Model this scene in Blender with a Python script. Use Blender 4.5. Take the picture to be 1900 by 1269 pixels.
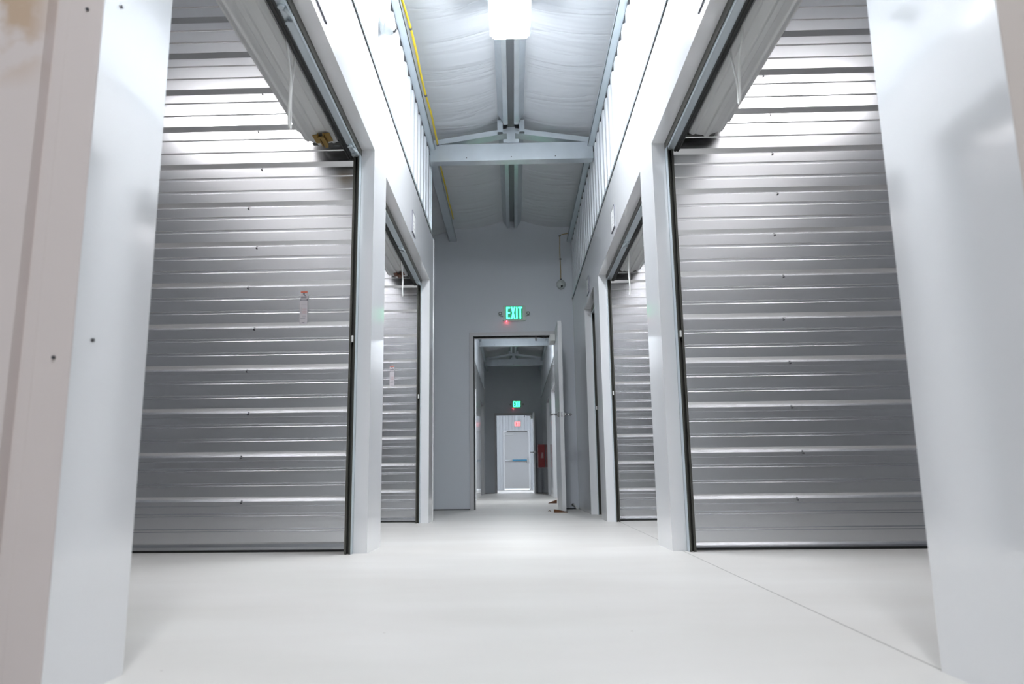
import bpy, bmesh, math, random
from mathutils import Vector, Matrix, noise
R = math.radians
C = bpy.context.scene.collection
for o in list(bpy.data.objects):
    bpy.data.objects.remove(o, do_unlink=True)

# ------------------------------------------------------------------ camera
F_PX = 1391.17
cam_d = bpy.data.cameras.new('camera')
cam_d.sensor_width = 36.0
cam_d.lens = 36.0 * F_PX / 1900.0
cam_d.shift_x = 38.0 / 1900.0
cam_d.clip_start = 0.02
cam_d.clip_end = 120
cam_d.dof.use_dof = True
cam_d.dof.focus_distance = 5.2
cam_d.dof.aperture_fstop = 4.5
cam = bpy.data.objects.new('camera', cam_d)
C.objects.link(cam)
PITCH, YAW, ROLL = 0.1826, -0.0287, -0.0105
cam.matrix_world = (Matrix.Translation((0, 0, 0.35)) @ Matrix.Rotation(-YAW, 4, 'Z')
                    @ Matrix.Rotation(math.pi / 2 + PITCH, 4, 'X') @ Matrix.Rotation(ROLL, 4, 'Z'))
bpy.context.scene.camera = cam

# ------------------------------------------------------------------ view, world
sc = bpy.context.scene
sc.view_settings.view_transform = 'Standard'
sc.view_settings.look = 'None'
sc.view_settings.gamma = 1
sc.view_settings.use_curve_mapping = False
sc.view_settings.exposure = 0.13
w = bpy.data.worlds.new('daylight outside')
sc.world = w
w.use_nodes = True
w.node_tree.nodes['Background'].inputs[0].default_value = (0.85, 0.93, 1.0, 1)
w.node_tree.nodes['Background'].inputs[1].default_value = 1.6
LAMP = 82.0          # luminance of the corridor wraparound lights

# ------------------------------------------------------------------ materials
def mat(name, col, rough=0.5, metal=0.0, spec=0.5, emit=None, es=0.0, coat=0.0, ior=1.5):
    m = bpy.data.materials.new(name)
    m.use_nodes = True
    b = m.node_tree.nodes['Principled BSDF']
    b.inputs['Base Color'].default_value = (*col, 1)
    b.inputs['Roughness'].default_value = rough
    b.inputs['Metallic'].default_value = metal
    b.inputs['Specular IOR Level'].default_value = spec
    b.inputs['IOR'].default_value = ior
    b.inputs['Coat Weight'].default_value = coat
    b.inputs['Coat Roughness'].default_value = 0.12
    if emit:
        b.inputs['Emission Color'].default_value = (*emit, 1)
        b.inputs['Emission Strength'].default_value = es
    return m

def nodes(m):
    nt = m.node_tree
    return nt, nt.nodes, nt.links, nt.nodes['Principled BSDF']

def add_bump(m, scale=(1, 1, 1), nscale=4.0, strength=0.2, dist=0.01, detail=2.0, rough_var=0.0, col_var=0.0, distortion=0.0):
    nt, N, L, b = nodes(m)
    tc = N.new('ShaderNodeNewGeometry')
    mp = N.new('ShaderNodeMapping'); mp.inputs['Scale'].default_value = scale
    nz = N.new('ShaderNodeTexNoise'); nz.inputs['Scale'].default_value = nscale
    nz.inputs['Detail'].default_value = detail; nz.inputs['Distortion'].default_value = distortion
    bp = N.new('ShaderNodeBump'); bp.inputs['Strength'].default_value = strength
    bp.inputs['Distance'].default_value = dist
    L.new(tc.outputs['Position'], mp.inputs['Vector']); L.new(mp.outputs[0], nz.inputs['Vector'])
    L.new(nz.outputs['Fac'], bp.inputs['Height']); L.new(bp.outputs[0], b.inputs['Normal'])
    if rough_var:
        r0 = b.inputs['Roughness'].default_value
        mr = N.new('ShaderNodeMapRange')
        mr.inputs['To Min'].default_value = r0 - rough_var; mr.inputs['To Max'].default_value = r0 + rough_var
        L.new(nz.outputs['Fac'], mr.inputs['Value']); L.new(mr.outputs[0], b.inputs['Roughness'])
    if col_var:
        c = b.inputs['Base Color'].default_value[:]
        mx = N.new('ShaderNodeMix'); mx.data_type = 'RGBA'
        mx.inputs['A'].default_value = tuple(v * (1 - col_var) for v in c[:3]) + (1,)
        mx.inputs['B'].default_value = tuple(min(1, v * (1 + col_var)) for v in c[:3]) + (1,)
        L.new(nz.outputs['Fac'], mx.inputs['Factor']); L.new(mx.outputs['Result'], b.inputs['Base Color'])
    return m

M = {}
M['panel'] = add_bump(mat('white painted steel', (0.82, 0.825, 0.845), 0.09, spec=1.0, coat=0.3, ior=1.75), (0.6, 0.9, 0.35), 1.5, 0.035, 0.02, 0.0)
M['liner'] = mat('white ribbed liner steel', (0.80, 0.83, 0.87), 0.3)
M['far'] = add_bump(mat('grey white wall panel', (0.70, 0.735, 0.79), 0.42), (3.0, 3.0, 0.05), 1.6, 0.12, 0.02, 1.0)
M['galv'] = add_bump(mat('galvanised ribbed steel', (0.74, 0.755, 0.775), 0.24, 1.0), (0.5, 0.5, 1.2), 1.1, 0.035, 0.02, 0.0)
M['galv_dull'] = mat('dull galvanised steel', (0.62, 0.63, 0.64), 0.5, 1.0)
M['frame_steel'] = add_bump(mat('galvanised framing steel', (0.62, 0.67, 0.71), 0.30, 0.6), (3, 3, 3), 2.0, 0.04, 0.01, 3, col_var=0.12)
M['bar'] = mat('zinc bottom bar', (0.66, 0.73, 0.77), 0.38, 0.7)
M['guide'] = mat('dark guide channel', (0.085, 0.085, 0.075), 0.4, 0.5)
M['rubber'] = mat('black rubber', (0.012, 0.014, 0.014), 0.55)
M['curtain'] = add_bump(mat('light grey painted curtain', (0.66, 0.67, 0.67), 0.35), (1, 0.5, 1), 5, 0.1, 0.01, 2)
M['tan'] = mat('warm beige steel', (0.60, 0.535, 0.50), 0.5)  # even warm beige base colour for the right cross hall face
M['black'] = mat('black plastic', (0.01, 0.01, 0.012), 0.4)
M['screw'] = mat('dark screw head', (0.10, 0.10, 0.11), 0.4, 0.6)
M['chrome'] = mat('satin chrome', (0.6, 0.6, 0.6), 0.22, 1.0)
M['brass'] = mat('yellow zinc latch', (0.42, 0.27, 0.08), 0.35, 0.9)
M['rust'] = mat('brown latch', (0.20, 0.09, 0.06), 0.5, 0.5)
M['rope'] = mat('white cord', (0.85, 0.85, 0.83), 0.8)
M['lamp'] = mat('lamp diffuser', (0.9, 0.9, 0.9), 0.5, emit=(0.93, 0.97, 1.0), es=LAMP)
M['lamp_body'] = mat('white lamp housing', (0.85, 0.86, 0.87), 0.4)
M['yellow'] = mat('yellow cable', (0.80, 0.60, 0.03), 0.45)
M['sign_body'] = mat('pale sign housing', (0.55, 0.66, 0.60), 0.35)
M['green'] = mat('lit green letters', (0.1, 0.8, 0.6), 0.4, emit=(0.06, 1.0, 0.42), es=3.6)
M['green_edge'] = mat('green panel', (0.06, 0.30, 0.22), 0.4, emit=(0.02, 0.8, 0.45), es=0.12)
M['red'] = mat('lit red letters', (0.9, 0.2, 0.2), 0.4, emit=(1.0, 0.22, 0.25), es=2.6)
M['red_edge'] = mat('red panel', (0.5, 0.12, 0.13), 0.4, emit=(1.0, 0.15, 0.18), es=0.2)
M['led'] = mat('red indicator', (1, 0.1, 0.1), 0.4, emit=(1.0, 0.05, 0.09), es=60)
M['white_plastic'] = mat('white plastic', (0.80, 0.81, 0.80), 0.35)
M['cam_body'] = mat('pale grey camera housing', (0.62, 0.66, 0.66), 0.4)
M['paper'] = mat('label paper', (0.66, 0.63, 0.66), 0.5)
M['orange'] = mat('orange red print', (0.72, 0.13, 0.06), 0.5)
M['ink'] = mat('dark print', (0.13, 0.13, 0.16), 0.6)
M['greyink'] = mat('grey print', (0.44, 0.42, 0.46), 0.6)
M['pinkink'] = mat('pale red print', (0.60, 0.42, 0.44), 0.6)
M['door'] = mat('grey painted door leaf', (0.66, 0.68, 0.70), 0.28)
M['door_edge'] = mat('pale door edge', (0.70, 0.71, 0.73), 0.4)
M['frame'] = mat('grey door frame', (0.62, 0.62, 0.645), 0.4)
M['fire_red'] = mat('dark red enamel', (0.22, 0.005, 0.007), 0.5)
M['blue'] = mat('blue protective film', (0.05, 0.30, 0.50), 0.25)
M['wood'] = add_bump(mat('brown wood', (0.14, 0.055, 0.02), 0.7), (4, 30, 30), 3, 0.3, 0.003, 3, col_var=0.5)
M['sill'] = mat('aluminium sill', (0.7, 0.7, 0.7), 0.4, 0.8)

# floor: sealed concrete, mottled, with one sawn joint running along the right wall
def floor_mat():
    m = mat('sealed pale concrete', (0.68, 0.675, 0.66), 0.42, spec=0.35)
    nt, N, L, b = nodes(m)
    g = N.new('ShaderNodeNewGeometry')
    n1 = N.new('ShaderNodeTexNoise'); n1.inputs['Scale'].default_value = 1.3; n1.inputs['Detail'].default_value = 6
    n2 = N.new('ShaderNodeTexNoise'); n2.inputs['Scale'].default_value = 9; n2.inputs['Detail'].default_value = 5
    mp = N.new('ShaderNodeMapping'); mp.inputs['Scale'].default_value = (0.7, 1.6, 1)
    L.new(g.outputs['Position'], mp.inputs['Vector'])
    L.new(mp.outputs[0], n1.inputs['Vector']); L.new(mp.outputs[0], n2.inputs['Vector'])
    r = N.new('ShaderNodeValToRGB')
    r.color_ramp.elements[0].position = 0.3; r.color_ramp.elements[0].color = (0.62, 0.60, 0.575, 1)
    r.color_ramp.elements[1].position = 0.7; r.color_ramp.elements[1].color = (0.70, 0.685, 0.665, 1)
    L.new(n1.outputs['Fac'], r.inputs['Fac'])
    # specks
    v = N.new('ShaderNodeTexVoronoi'); v.inputs['Scale'].default_value = 5.0
    L.new(g.outputs['Position'], v.inputs['Vector'])
    lt = N.new('ShaderNodeMath'); lt.operation = 'LESS_THAN'; lt.inputs[1].default_value = 0.018
    L.new(v.outputs['Distance'], lt.inputs[0])
    # joint |x - (0.748+0.0185 y)| < 0.0022
    sx = N.new('ShaderNodeSeparateXYZ'); L.new(g.outputs['Position'], sx.inputs[0])
    ma = N.new('ShaderNodeMath'); ma.operation = 'MULTIPLY_ADD'; ma.inputs[1].default_value = -0.0185; ma.inputs[2].default_value = -0.748
    L.new(sx.outputs['Y'], ma.inputs[0])
    ad = N.new('ShaderNodeMath'); ad.operation = 'ADD'; L.new(sx.outputs['X'], ad.inputs[0]); L.new(ma.outputs[0], ad.inputs[1])
    ab = N.new('ShaderNodeMath'); ab.operation = 'ABSOLUTE'; L.new(ad.outputs[0], ab.inputs[0])
    jl = N.new('ShaderNodeMath'); jl.operation = 'LESS_THAN'; jl.inputs[1].default_value = 0.0024; L.new(ab.outputs[0], jl.inputs[0])
    mx = N.new('ShaderNodeMix'); mx.data_type = 'RGBA'; mx.inputs['B'].default_value = (0.36, 0.33, 0.30, 1)
    sp = N.new('ShaderNodeMath'); sp.operation = 'MULTIPLY'; sp.inputs[1].default_value = 0.7
    L.new(lt.outputs[0], sp.inputs[0])
    L.new(r.outputs[0], mx.inputs['A']); L.new(sp.outputs[0], mx.inputs['Factor'])
    m2 = N.new('ShaderNodeMix'); m2.data_type = 'RGBA'; m2.inputs['B'].default_value = (0.30, 0.285, 0.27, 1)
    L.new(mx.outputs['Result'], m2.inputs['A']); L.new(jl.outputs[0], m2.inputs['Factor'])
    L.new(m2.outputs['Result'], b.inputs['Base Color'])
    bp = N.new('ShaderNodeBump'); bp.inputs['Strength'].default_value = 0.12; bp.inputs['Distance'].default_value = 0.004
    L.new(n2.outputs['Fac'], bp.inputs['Height']); L.new(bp.outputs[0], b.inputs['Normal'])
    return m
M['floor'] = floor_mat()

# roof insulation facing: white vinyl with pull wrinkles across the bay
def roof_mat():
    m = mat('white vinyl insulation facing', (0.73, 0.755, 0.79), 0.32)
    nt, N, L, b = nodes(m)
    g = N.new('ShaderNodeNewGeometry')
    mp = N.new('ShaderNodeMapping'); mp.inputs['Scale'].default_value = (0.45, 2.6, 0.0)
    L.new(g.outputs['Position'], mp.inputs['Vector'])
    n = N.new('ShaderNodeTexNoise'); n.inputs['Scale'].default_value = 1.5; n.inputs['Detail'].default_value = 3.5
    n.inputs['Distortion'].default_value = 0.5
    L.new(mp.outputs[0], n.inputs['Vector'])
    rp = N.new('ShaderNodeMath'); rp.operation = 'SUBTRACT'; rp.inputs[1].default_value = 0.5
    L.new(n.outputs['Fac'], rp.inputs[0])
    ab = N.new('ShaderNodeMath'); ab.operation = 'ABSOLUTE'; L.new(rp.outputs[0], ab.inputs[0])
    pw = N.new('ShaderNodeMath'); pw.operation = 'POWER'; pw.inputs[1].default_value = 0.6; L.new(ab.outputs[0], pw.inputs[0])
    bp = N.new('ShaderNodeBump'); bp.inputs['Strength'].default_value = 0.6; bp.inputs['Distance'].default_value = 0.03
    L.new(pw.outputs[0], bp.inputs['Height']); L.new(bp.outputs[0], b.inputs['Normal'])
    return m
M['roof'] = roof_mat()

# near cross-hall panel: beige with brown smears high up
def smear_mat():
    m = mat('beige panel with brown smears', (0.60, 0.535, 0.50), 0.5)
    nt, N, L, b = nodes(m)
    g = N.new('ShaderNodeNewGeometry')
    n = N.new('ShaderNodeTexNoise'); n.inputs['Scale'].default_value = 7; n.inputs['Detail'].default_value = 4
    L.new(g.outputs['Position'], n.inputs['Vector'])
    s = N.new('ShaderNodeSeparateXYZ'); L.new(g.outputs['Position'], s.inputs[0])
    a = N.new('ShaderNodeMapRange'); a.inputs['From Min'].default_value = 1.05; a.inputs['From Max'].default_value = 1.15
    L.new(s.outputs['Z'], a.inputs['Value'])
    c = N.new('ShaderNodeMapRange'); c.inputs['From Min'].default_value = -0.83; c.inputs['From Max'].default_value = -0.88
    L.new(s.outputs['X'], c.inputs['Value'])
    r = N.new('ShaderNodeMapRange'); r.inputs['From Min'].default_value = 0.46; r.inputs['From Max'].default_value = 0.56
    L.new(n.outputs['Fac'], r.inputs['Value'])
    x1 = N.new('ShaderNodeMath'); x1.operation = 'MULTIPLY'; L.new(a.outputs[0], x1.inputs[0]); L.new(c.outputs[0], x1.inputs[1])
    x2 = N.new('ShaderNodeMath'); x2.operation = 'MULTIPLY'; L.new(x1.outputs[0], x2.inputs[0]); L.new(r.outputs[0], x2.inputs[1])
    mx = N.new('ShaderNodeMix'); mx.data_type = 'RGBA'
    mx.inputs['A'].default_value = (0.64, 0.57, 0.55, 1); mx.inputs['B'].default_value = (0.50, 0.37, 0.27, 1)
    L.new(x2.outputs[0], mx.inputs['Factor']); L.new(mx.outputs['Result'], b.inputs['Base Color'])
    return m
M['smear'] = smear_mat()

# ------------------------------------------------------------------ mesh helpers
def bm_box(bm, x0, x1, y0, y1, z0, z1, mi=0):
    vs = [bm.verts.new((x, y, z)) for x in sorted((x0, x1)) for y in sorted((y0, y1)) for z in sorted((z0, z1))]
    for f in ((0, 1, 3, 2), (4, 6, 7, 5), (0, 4, 5, 1), (2, 3, 7, 6), (0, 2, 6, 4), (1, 5, 7, 3)):
        fc = bm.faces.new([vs[i] for i in f]); fc.material_index = mi

def bm_tube(bm, pts, r, seg=8, closed=False, caps=True):
    pts = [Vector(p) for p in pts]
    n = len(pts); rings = []
    up = Vector((0.13, 0.21, 1)).normalized(); last = None
    for i, p in enumerate(pts):
        if closed:
            t = (pts[(i + 1) % n] - pts[i - 1]).normalized()
        else:
            t = (pts[min(i + 1, n - 1)] - pts[max(i - 1, 0)]).normalized()
        if last is None:
            a = t.cross(up)
            if a.length < 1e-3: a = t.cross(Vector((1, 0, 0)))
        else:
            a = last - t * last.dot(t)
        a.normalize(); last = a
        b = t.cross(a)
        rr = r[i] if isinstance(r, (list, tuple)) else r
        rings.append([bm.verts.new(p + (a * math.cos(2 * math.pi * k / seg) + b * math.sin(2 * math.pi * k / seg)) * rr) for k in range(seg)])
    m = n if closed else n - 1
    for i in range(m):
        A, B = rings[i], rings[(i + 1) % n]
        for k in range(seg):
            f = bm.faces.new((A[k], A[(k + 1) % seg], B[(k + 1) % seg], B[k])); f.smooth = True
    if caps and not closed:
        bm.faces.new(rings[0][::-1]); bm.faces.new(rings[-1])

def bm_cyl(bm, p0, p1, r, seg=20, r1=None):
    bm_tube(bm, [p0, p1], [r, r if r1 is None else r1], seg)

def bm_prism(bm, poly, fmap, d0, d1, mi=0):
    """poly: list of 2D points; fmap(a,b,d)->3D; extruded from d0 to d1"""
    A = [bm.verts.new(fmap(a, b, d0)) for a, b in poly]
    B = [bm.verts.new(fmap(a, b, d1)) for a, b in poly]
    n = len(poly)
    bm.faces.new(A[::-1]).material_index = mi; bm.faces.new(B).material_index = mi
    for i in range(n):
        bm.faces.new((A[i], A[(i + 1) % n], B[(i + 1) % n], B[i])).material_index = mi

def bm_sheet(bm, prof, fmap, d0, d1, thick=None, seg=1):
    """open profile extruded along d; optional thickness offset in second coord"""
    D = [d0 + (d1 - d0) * i / seg for i in range(seg + 1)]
    def grid(off):
        return [[bm.verts.new(fmap(a, b + off, d)) for d in D] for a, b in prof]
    G = grid(0)
    for i in range(len(G) - 1):
        for j in range(seg):
            bm.faces.new((G[i][j], G[i + 1][j], G[i + 1][j + 1], G[i][j + 1]))
    if thick:
        H = grid(thick)
        for i in range(len(G) - 1):
            for j in range(seg):
                bm.faces.new((H[i][j], H[i][j + 1], H[i + 1][j + 1], H[i + 1][j]))
            bm.faces.new((G[i][0], H[i][0], H[i + 1][0], G[i + 1][0]))
            bm.faces.new((G[i][-1], G[i + 1][-1], H[i + 1][-1], H[i][-1]))
        for e in (0, -1):
            for j in range(seg):
                bm.faces.new((G[e][j], G[e][j + 1], H[e][j + 1], H[e][j]))

def obj(name, bm, m, parent=None, bevel=0.0, loc=None):
    bmesh.ops.recalc_face_normals(bm, faces=bm.faces)
    me = bpy.data.meshes.new(name)
    bm.to_mesh(me); bm.free()
    for mm in (m if isinstance(m, (list, tuple)) else [m]):
        me.materials.append(mm)
    o = bpy.data.objects.new(name, me)
    C.objects.link(o)
    if parent:
        o.parent = parent
        if loc is None:
            o.matrix_parent_inverse = Matrix.Translation(-parent_world(parent))
    if bevel:
        b = o.modifiers.new('bevel', 'BEVEL'); b.width = bevel; b.segments = 2; b.limit_method = 'ANGLE'
    return o

def parent_world(p):
    v = Vector(p.location)
    return v

def thing(name, label, cat, loc, group=None):
    o = bpy.data.objects.new(name, None)
    o.empty_display_size = 0.1
    C.objects.link(o); o.location = loc
    o['label'] = label; o['category'] = cat
    if group: o['group'] = group
    return o

def tag(o, label, cat, group=None):
    o['label'] = label; o['category'] = cat
    if group: o['group'] = group
    return o

def struct(o, label=None):
    o['kind'] = 'structure'
    if label: o['label'] = label
    return o

def NB(): return bmesh.new()

# ------------------------------------------------------------------ dimensions (metres)
XL, XR = -0.740, 0.7695
XM = (XL + XR) / 2
H1, H2, HE = 2.139, 2.609, 3.36
T = 0.07
RIDGE, SLOPE = 3.70, 0.20
Y_FAR, Y_FAR2, Y_END = 9.305, 20.9, 28.0
def roof_z(x): return RIDGE - SLOPE * abs(x - XM)

# ------------------------------------------------------------------ floor
bm = NB(); bm_box(bm, -4.6, 4.6, -4.2, 28.6, -0.12, 0)
struct(obj('floor', bm, M['floor']), 'pale sealed concrete floor with one thin sawn joint')

# ------------------------------------------------------------------ roof (insulation, sagging between purlins)
def roof():
    bm = NB()
    xs = []
    pur = [0.0, 0.72, 2.2, 3.7, 4.6]
    for a, b in zip(pur[:-1], pur[1:]):
        for k in range(8): xs.append(a + (b - a) * k / 8)
    xs.append(4.6)
    xs = [-x for x in xs[:0:-1]] + xs
    ys = [-4.2 + 0.1 * i for i in range(int(33 / 0.1))]
    def z(x, y):
        ax = abs(x)
        sag = 0
        for a, b in zip(pur[:-1], pur[1:]):
            if a <= ax <= b:
                t = (ax - a) / (b - a); sag = 4 * t * (1 - t)
        nn = noise.noise(Vector((x * 0.5, y * 1.7, 0.3))) * 0.5 + noise.noise(Vector((x * 0.8 + y * 0.2, y * 4.0, 1.3))) * 0.35
        return roof_z(x + XM) + 0.015 - sag * (0.045 + 0.02 * nn) - sag * 0.0
    G = [[bm.verts.new((x + XM, y, z(x, y))) for y in ys] for x in xs]
    for i in range(len(xs) - 1):
        for j in range(len(ys) - 1):
            bm.faces.new((G[i][j], G[i][j + 1], G[i + 1][j + 1], G[i + 1][j])).smooth = True
    o = obj('ceiling', bm, M['roof'])
    s = o.modifiers.new('thickness', 'SOLIDIFY'); s.thickness = 0.08; s.offset = 1
    return struct(o, 'white wrinkled insulation facing under the shallow gable roof')
roof()

# ------------------------------------------------------------------ corridor walls
def rib_profile(y0, y1, depth=0.028, pitch=0.2, phase=0.0):
    """(y, offset) offset 0 = face, depth = recessed"""
    pts = []
    y = y0 - ((y0 - phase) % pitch)
    seq = [(0.0, 0), (0.085, 0), (0.11, depth), (0.175, depth)]
    while y < y1 + pitch:
        for a, d in seq: pts.append((y + a, d))
        y += pitch
    out = []
    for (a, d), (a2, d2) in zip(pts[:-1], pts[1:]):
        if a < y0 <= a2:
            t = (y0 - a) / (a2 - a); out.append((y0, d + (d2 - d) * t))
        if y0 < a < y1: out.append((a, d))
        if a < y1 <= a2:
            t = (y1 - a) / (a2 - a); out.append((y1, d + (d2 - d) * t))
    seen = []
    for p in out:
        if not seen or abs(p[0] - seen[-1][0]) > 1e-5: seen.append(p)
    return seen

def corridor_wall(name, xp, s, y0, y1, openings, liner_end=None, label=None, hs=H1):
    """s = -1 left wall (unit side towards -x), +1 right wall"""
    bm = NB()
    f = lambda d: xp + s * d
    y = y0
    for (a, b) in openings + [(y1, y1)]:
        if a > y: bm_box(bm, f(0), f(T), y, a, 0, hs)
        y = b
    bm_box(bm, f(0), f(T), y0, y1, hs, H2)
    w = struct(obj(name, bm, M['panel']), label)
    le = liner_end or y1
    bm = NB()
    bm_sheet(bm, rib_profile(y0, le), lambda a, d, z: (xp + s * (0.004 + d), a, z), H2, 3.362, thick=0.004)
    obj('ribbed_liner', bm, M['liner'], w)
    bm = NB(); bm_box(bm, f(0.0045), f(0.045), y0, le, 3.3625, 3.3645)  # dark strip stands in for the shade above the liner's recesses
    obj('recess_shade', bm, M['screw'], w)
    bm = NB()
    bm_box(bm, f(-0.004), f(0.02), y0, le, H2 - 0.006, H2 - 0.002)          # dark shadow gap
    obj('seam_gap', bm, M['black'], w)
    bm = NB()
    bm_box(bm, f(-0.010), f(0.02), y0, le, H2 - 0.002, H2 + 0.014)
    obj('seam_trim', bm, M['bar'], w)
    return w

OPL = [(1.472, 3.832), (4.206, 6.529)]
OPR = [(1.472, 3.832), (4.206, 6.49), (6.88, 7.824)]
corridor_wall('wall_left', XL, -1, 1.22, 6.87, OPL, 6.62, 'white left corridor wall with two tall unit openings')
corridor_wall('wall_right', XR, 1, 1.09, Y_FAR, OPR, Y_FAR, 'white right corridor wall with three unit openings')
OPL2 = [(10.4, 12.0), (12.5, 14.75), (16.7, 18.35)]
OPR2 = [(10.2, 12.5), (13.0, 15.3), (16.25, 17.7)]
corridor_wall('wall_left_back', XL, -1, Y_FAR + 0.15, 18.9, OPL2, 18.7, 'white left wall of the second corridor')
corridor_wall('wall_right_back', XR, 1, Y_FAR + 0.15, Y_FAR2, OPR2, None, 'white right wall of the second corridor')

# last stretch before the outside door
for nm, xp, s in (('wall_left_end', XL - 0.02, -1), ('wall_right_end', XR + 0.02, 1)):
    bm = NB(); bm_sheet(bm, rib_profile(Y_FAR2 + 0.15, Y_END), lambda a, d, z: (xp + s * d, a, z), 0, 3.56, thick=0.03)
    struct(obj(nm, bm, M['liner']), 'white ribbed wall of the last corridor stretch')

# wall end returns of the left walls at the side passages
for nm, ye in (('trim_1', 6.87), ('trim_2', 18.9)):
    bm = NB()
    bm_box(bm, XL - T, XL + 0.004, ye - 0.02, ye + 0.012, 0, H2 + 0.02)
    struct(obj(nm, bm, M['panel'], bevel=0.002), 'white corner flashing at the end of the left wall')
for nm, ye in (('trim_3', 6.635), ('trim_4', 18.715)):
    bm = NB()
    bm_box(bm, XL - 0.04, XL + 0.006, ye - 0.012, ye + 0.012, H2, 3.27)
    bm_box(bm, XL - 0.04, XL - 0.008, ye + 0.012, ye + 0.03, H2, 3.27, 0)
    struct(obj(nm, bm, M['bar'], bevel=0.002), 'vertical edge trim of the upper liner')

# unit partitions (galvanised, ribs horizontal) ------------------------------------
def hor_profile(z0, z1, base=0.03, P=0.2305):
    """(z, offset into the wall): major recess each P, two shallow grooves between"""
    pts = [(z0, 0.0)]
    k = 0
    z = base
    while z < z1:
        # recess: lower lip z-0.022 .. top z+0.022
        pts += [(z - 0.030, 0.0), (z - 0.026, 0.020), (z - 0.006, 0.020), (z + 0.020, 0.0)]
        for q in (1, 2):
            c = z + 0.0 + P * q / 3 + 0.004
            pts += [(c - 0.009, 0.0), (c - 0.005, 0.0065), (c + 0.003, 0.0065), (c + 0.009, 0.0)]
        z += P
    pts = [p for p in pts if z0 - 1e-6 <= p[0] <= z1]
    if pts[-1][0] < z1: pts.append((z1, 0.0))
    pts[0] = (z0, 0.0)
    out = [pts[0]]
    for p in pts[1:]:
        if p[0] > out[-1][0] + 1e-4: out.append(p)
    return out

def partition(name, s, yface, x_in, x_out=4.3, label=None, base=0.03, screws=False):
    """sheet wall facing the camera at y=yface, from |x|=x_in outwards"""
    bm = NB()
    pr = hor_profile(0.012, 3.55, base)
    bm_sheet(bm, pr, lambda z, d, x: (s * x, yface + d, z), x_in, x_out, thick=0.012)
    # back sheet
    bm_sheet(bm, [(0.012, 0.0), (3.55, 0.0)], lambda z, d, x: (s * x, yface + 0.07 + d, z), x_in, x_out, thick=0.006)
    w = struct(obj(name, bm, M['galv']), label)
    bm = NB(); bm_box(bm, s * x_in, s * x_out, yface + 0.004, yface + 0.06, 0.0, 0.012)
    obj('base_channel', bm, M['rubber'], w)
    rnd = random.Random(name)
    for row in (range(1, 12) if screws else ()):
        zz = base + 0.2305 * row - 0.004
        for xx in ((1.42,) if row % 2 else (1.45, 2.05)):
            bm = NB(); x_ = xx + rnd.uniform(-.02, .02)
            bm_cyl(bm, (s * x_, yface + 0.02, zz - 0.01), (s * x_, yface + 0.0125, zz - 0.01), 0.0042, 8)
            obj('screw', bm, M['screw'], w)
    return w
partition('wall_left_partition', -1, 3.935, -XL + 0.106, label='ribbed galvanised partition seen through the first left opening', screws=True)
partition('wall_right_partition', 1, 3.86, XR + 0.084, label='ribbed galvanised partition seen through the first right opening', base=0.022, screws=True)
partition('wall_left_partition_middle', -1, 6.66, -XL + 0.106, label='ribbed galvanised partition seen through the second left opening')
partition('wall_right_partition_middle', 1, 6.60, XR + 0.084, label='ribbed galvanised partition seen through the second right opening', base=0.025)
partition('wall_right_partition_end', 1, 7.95, XR + 0.084, label='ribbed galvanised partition behind the narrow right opening')
# near and second-corridor partitions
for i, (s, y) in enumerate(((-1, 14.85), (-1, 18.45), (1, 15.4), (1, 17.8), (-1, 12.1), (1, 12.6))):
    partition('wall_%s_partition_back' % ('left' if s < 0 else 'right'), s, y, 0.85, label='ribbed galvanised partition between units of the second corridor')

# outer walls of the building, and the cross hall around the camera -----------------
for nm, s in (('wall_left_outer', -1), ('wall_right_outer', 1)):
    bm = NB(); bm_sheet(bm, rib_profile(-4.2, 28.6), lambda a, d, z: (s * (4.3 + d), a, z), 0, 3.5, thick=0.03)
    struct(obj(nm, bm, M['liner']), 'white ribbed outer wall at the back of the units')
bm = NB(); bm_box(bm, -4.3, 4.3, -4.2, -4.1, 0, 3.75)
struct(obj('wall_back', bm, M['liner']), 'white wall behind the viewpoint')
# cross hall faces (warm beige, ribbed beyond a flat corner flashing)
for nm, s, xp, yf in (('wall_left_near', -1, -XL, 1.22), ('wall_right_near', 1, XR, 1.09)):
    bm = NB()
    bm_box(bm, s * (xp + 0.0005), s * (xp + 0.062), yf - 0.0035, yf - 0.0002, 0, 3.5)
    bm_box(bm, s * (xp + T), s * (xp + 0.12), yf + 0.05, 1.44, 0, 3.5)
    prof = [(0.062, -0.004), (0.082, -0.004), (0.088, 0.018), (0.10, 0.018), (0.106, 0.0)]
    a = 0.106
    while a < 3.4:
        prof += [(a + 0.10, 0.0), (a + 0.115, 0.022), (a + 0.165, 0.022), (a + 0.18, 0.0)]
        a += 0.2
    bm_sheet(bm, prof, lambda a, d, z: (s * (xp + a), yf + d, z), 0, 3.5, thick=0.02)
    w = struct(obj(nm, bm, M['smear'] if s < 0 else M['tan']), 'beige cross hall wall with white corner, right beside the viewpoint')
    bm = NB(); bm_sheet(bm, [(0, 0), (3.5, 0)], lambda z, d, x: (s * x, 1.40 + d, z), xp + 0.1, 4.3, thick=0.03)
    obj('inner_sheet', bm, M['galv_dull'], w)
    if s < 0:
        for z in (1.205, 0.56):
            bm = NB(); bm_cyl(bm, (XL - 0.028, yf - 0.0035, z), (XL - 0.028, yf - 0.007, z), 0.0030, 10)
            obj('screw', bm, M['screw'], w)
        for z in (1.25, 0.60):
            bm = NB(); bm_cyl(bm, (XL, 1.275, z), (XL + 0.0035, 1.275, z), 0.0035, 10)
            obj('screw', bm, M['screw'], w)
    # base chip of the corner flashing

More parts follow.
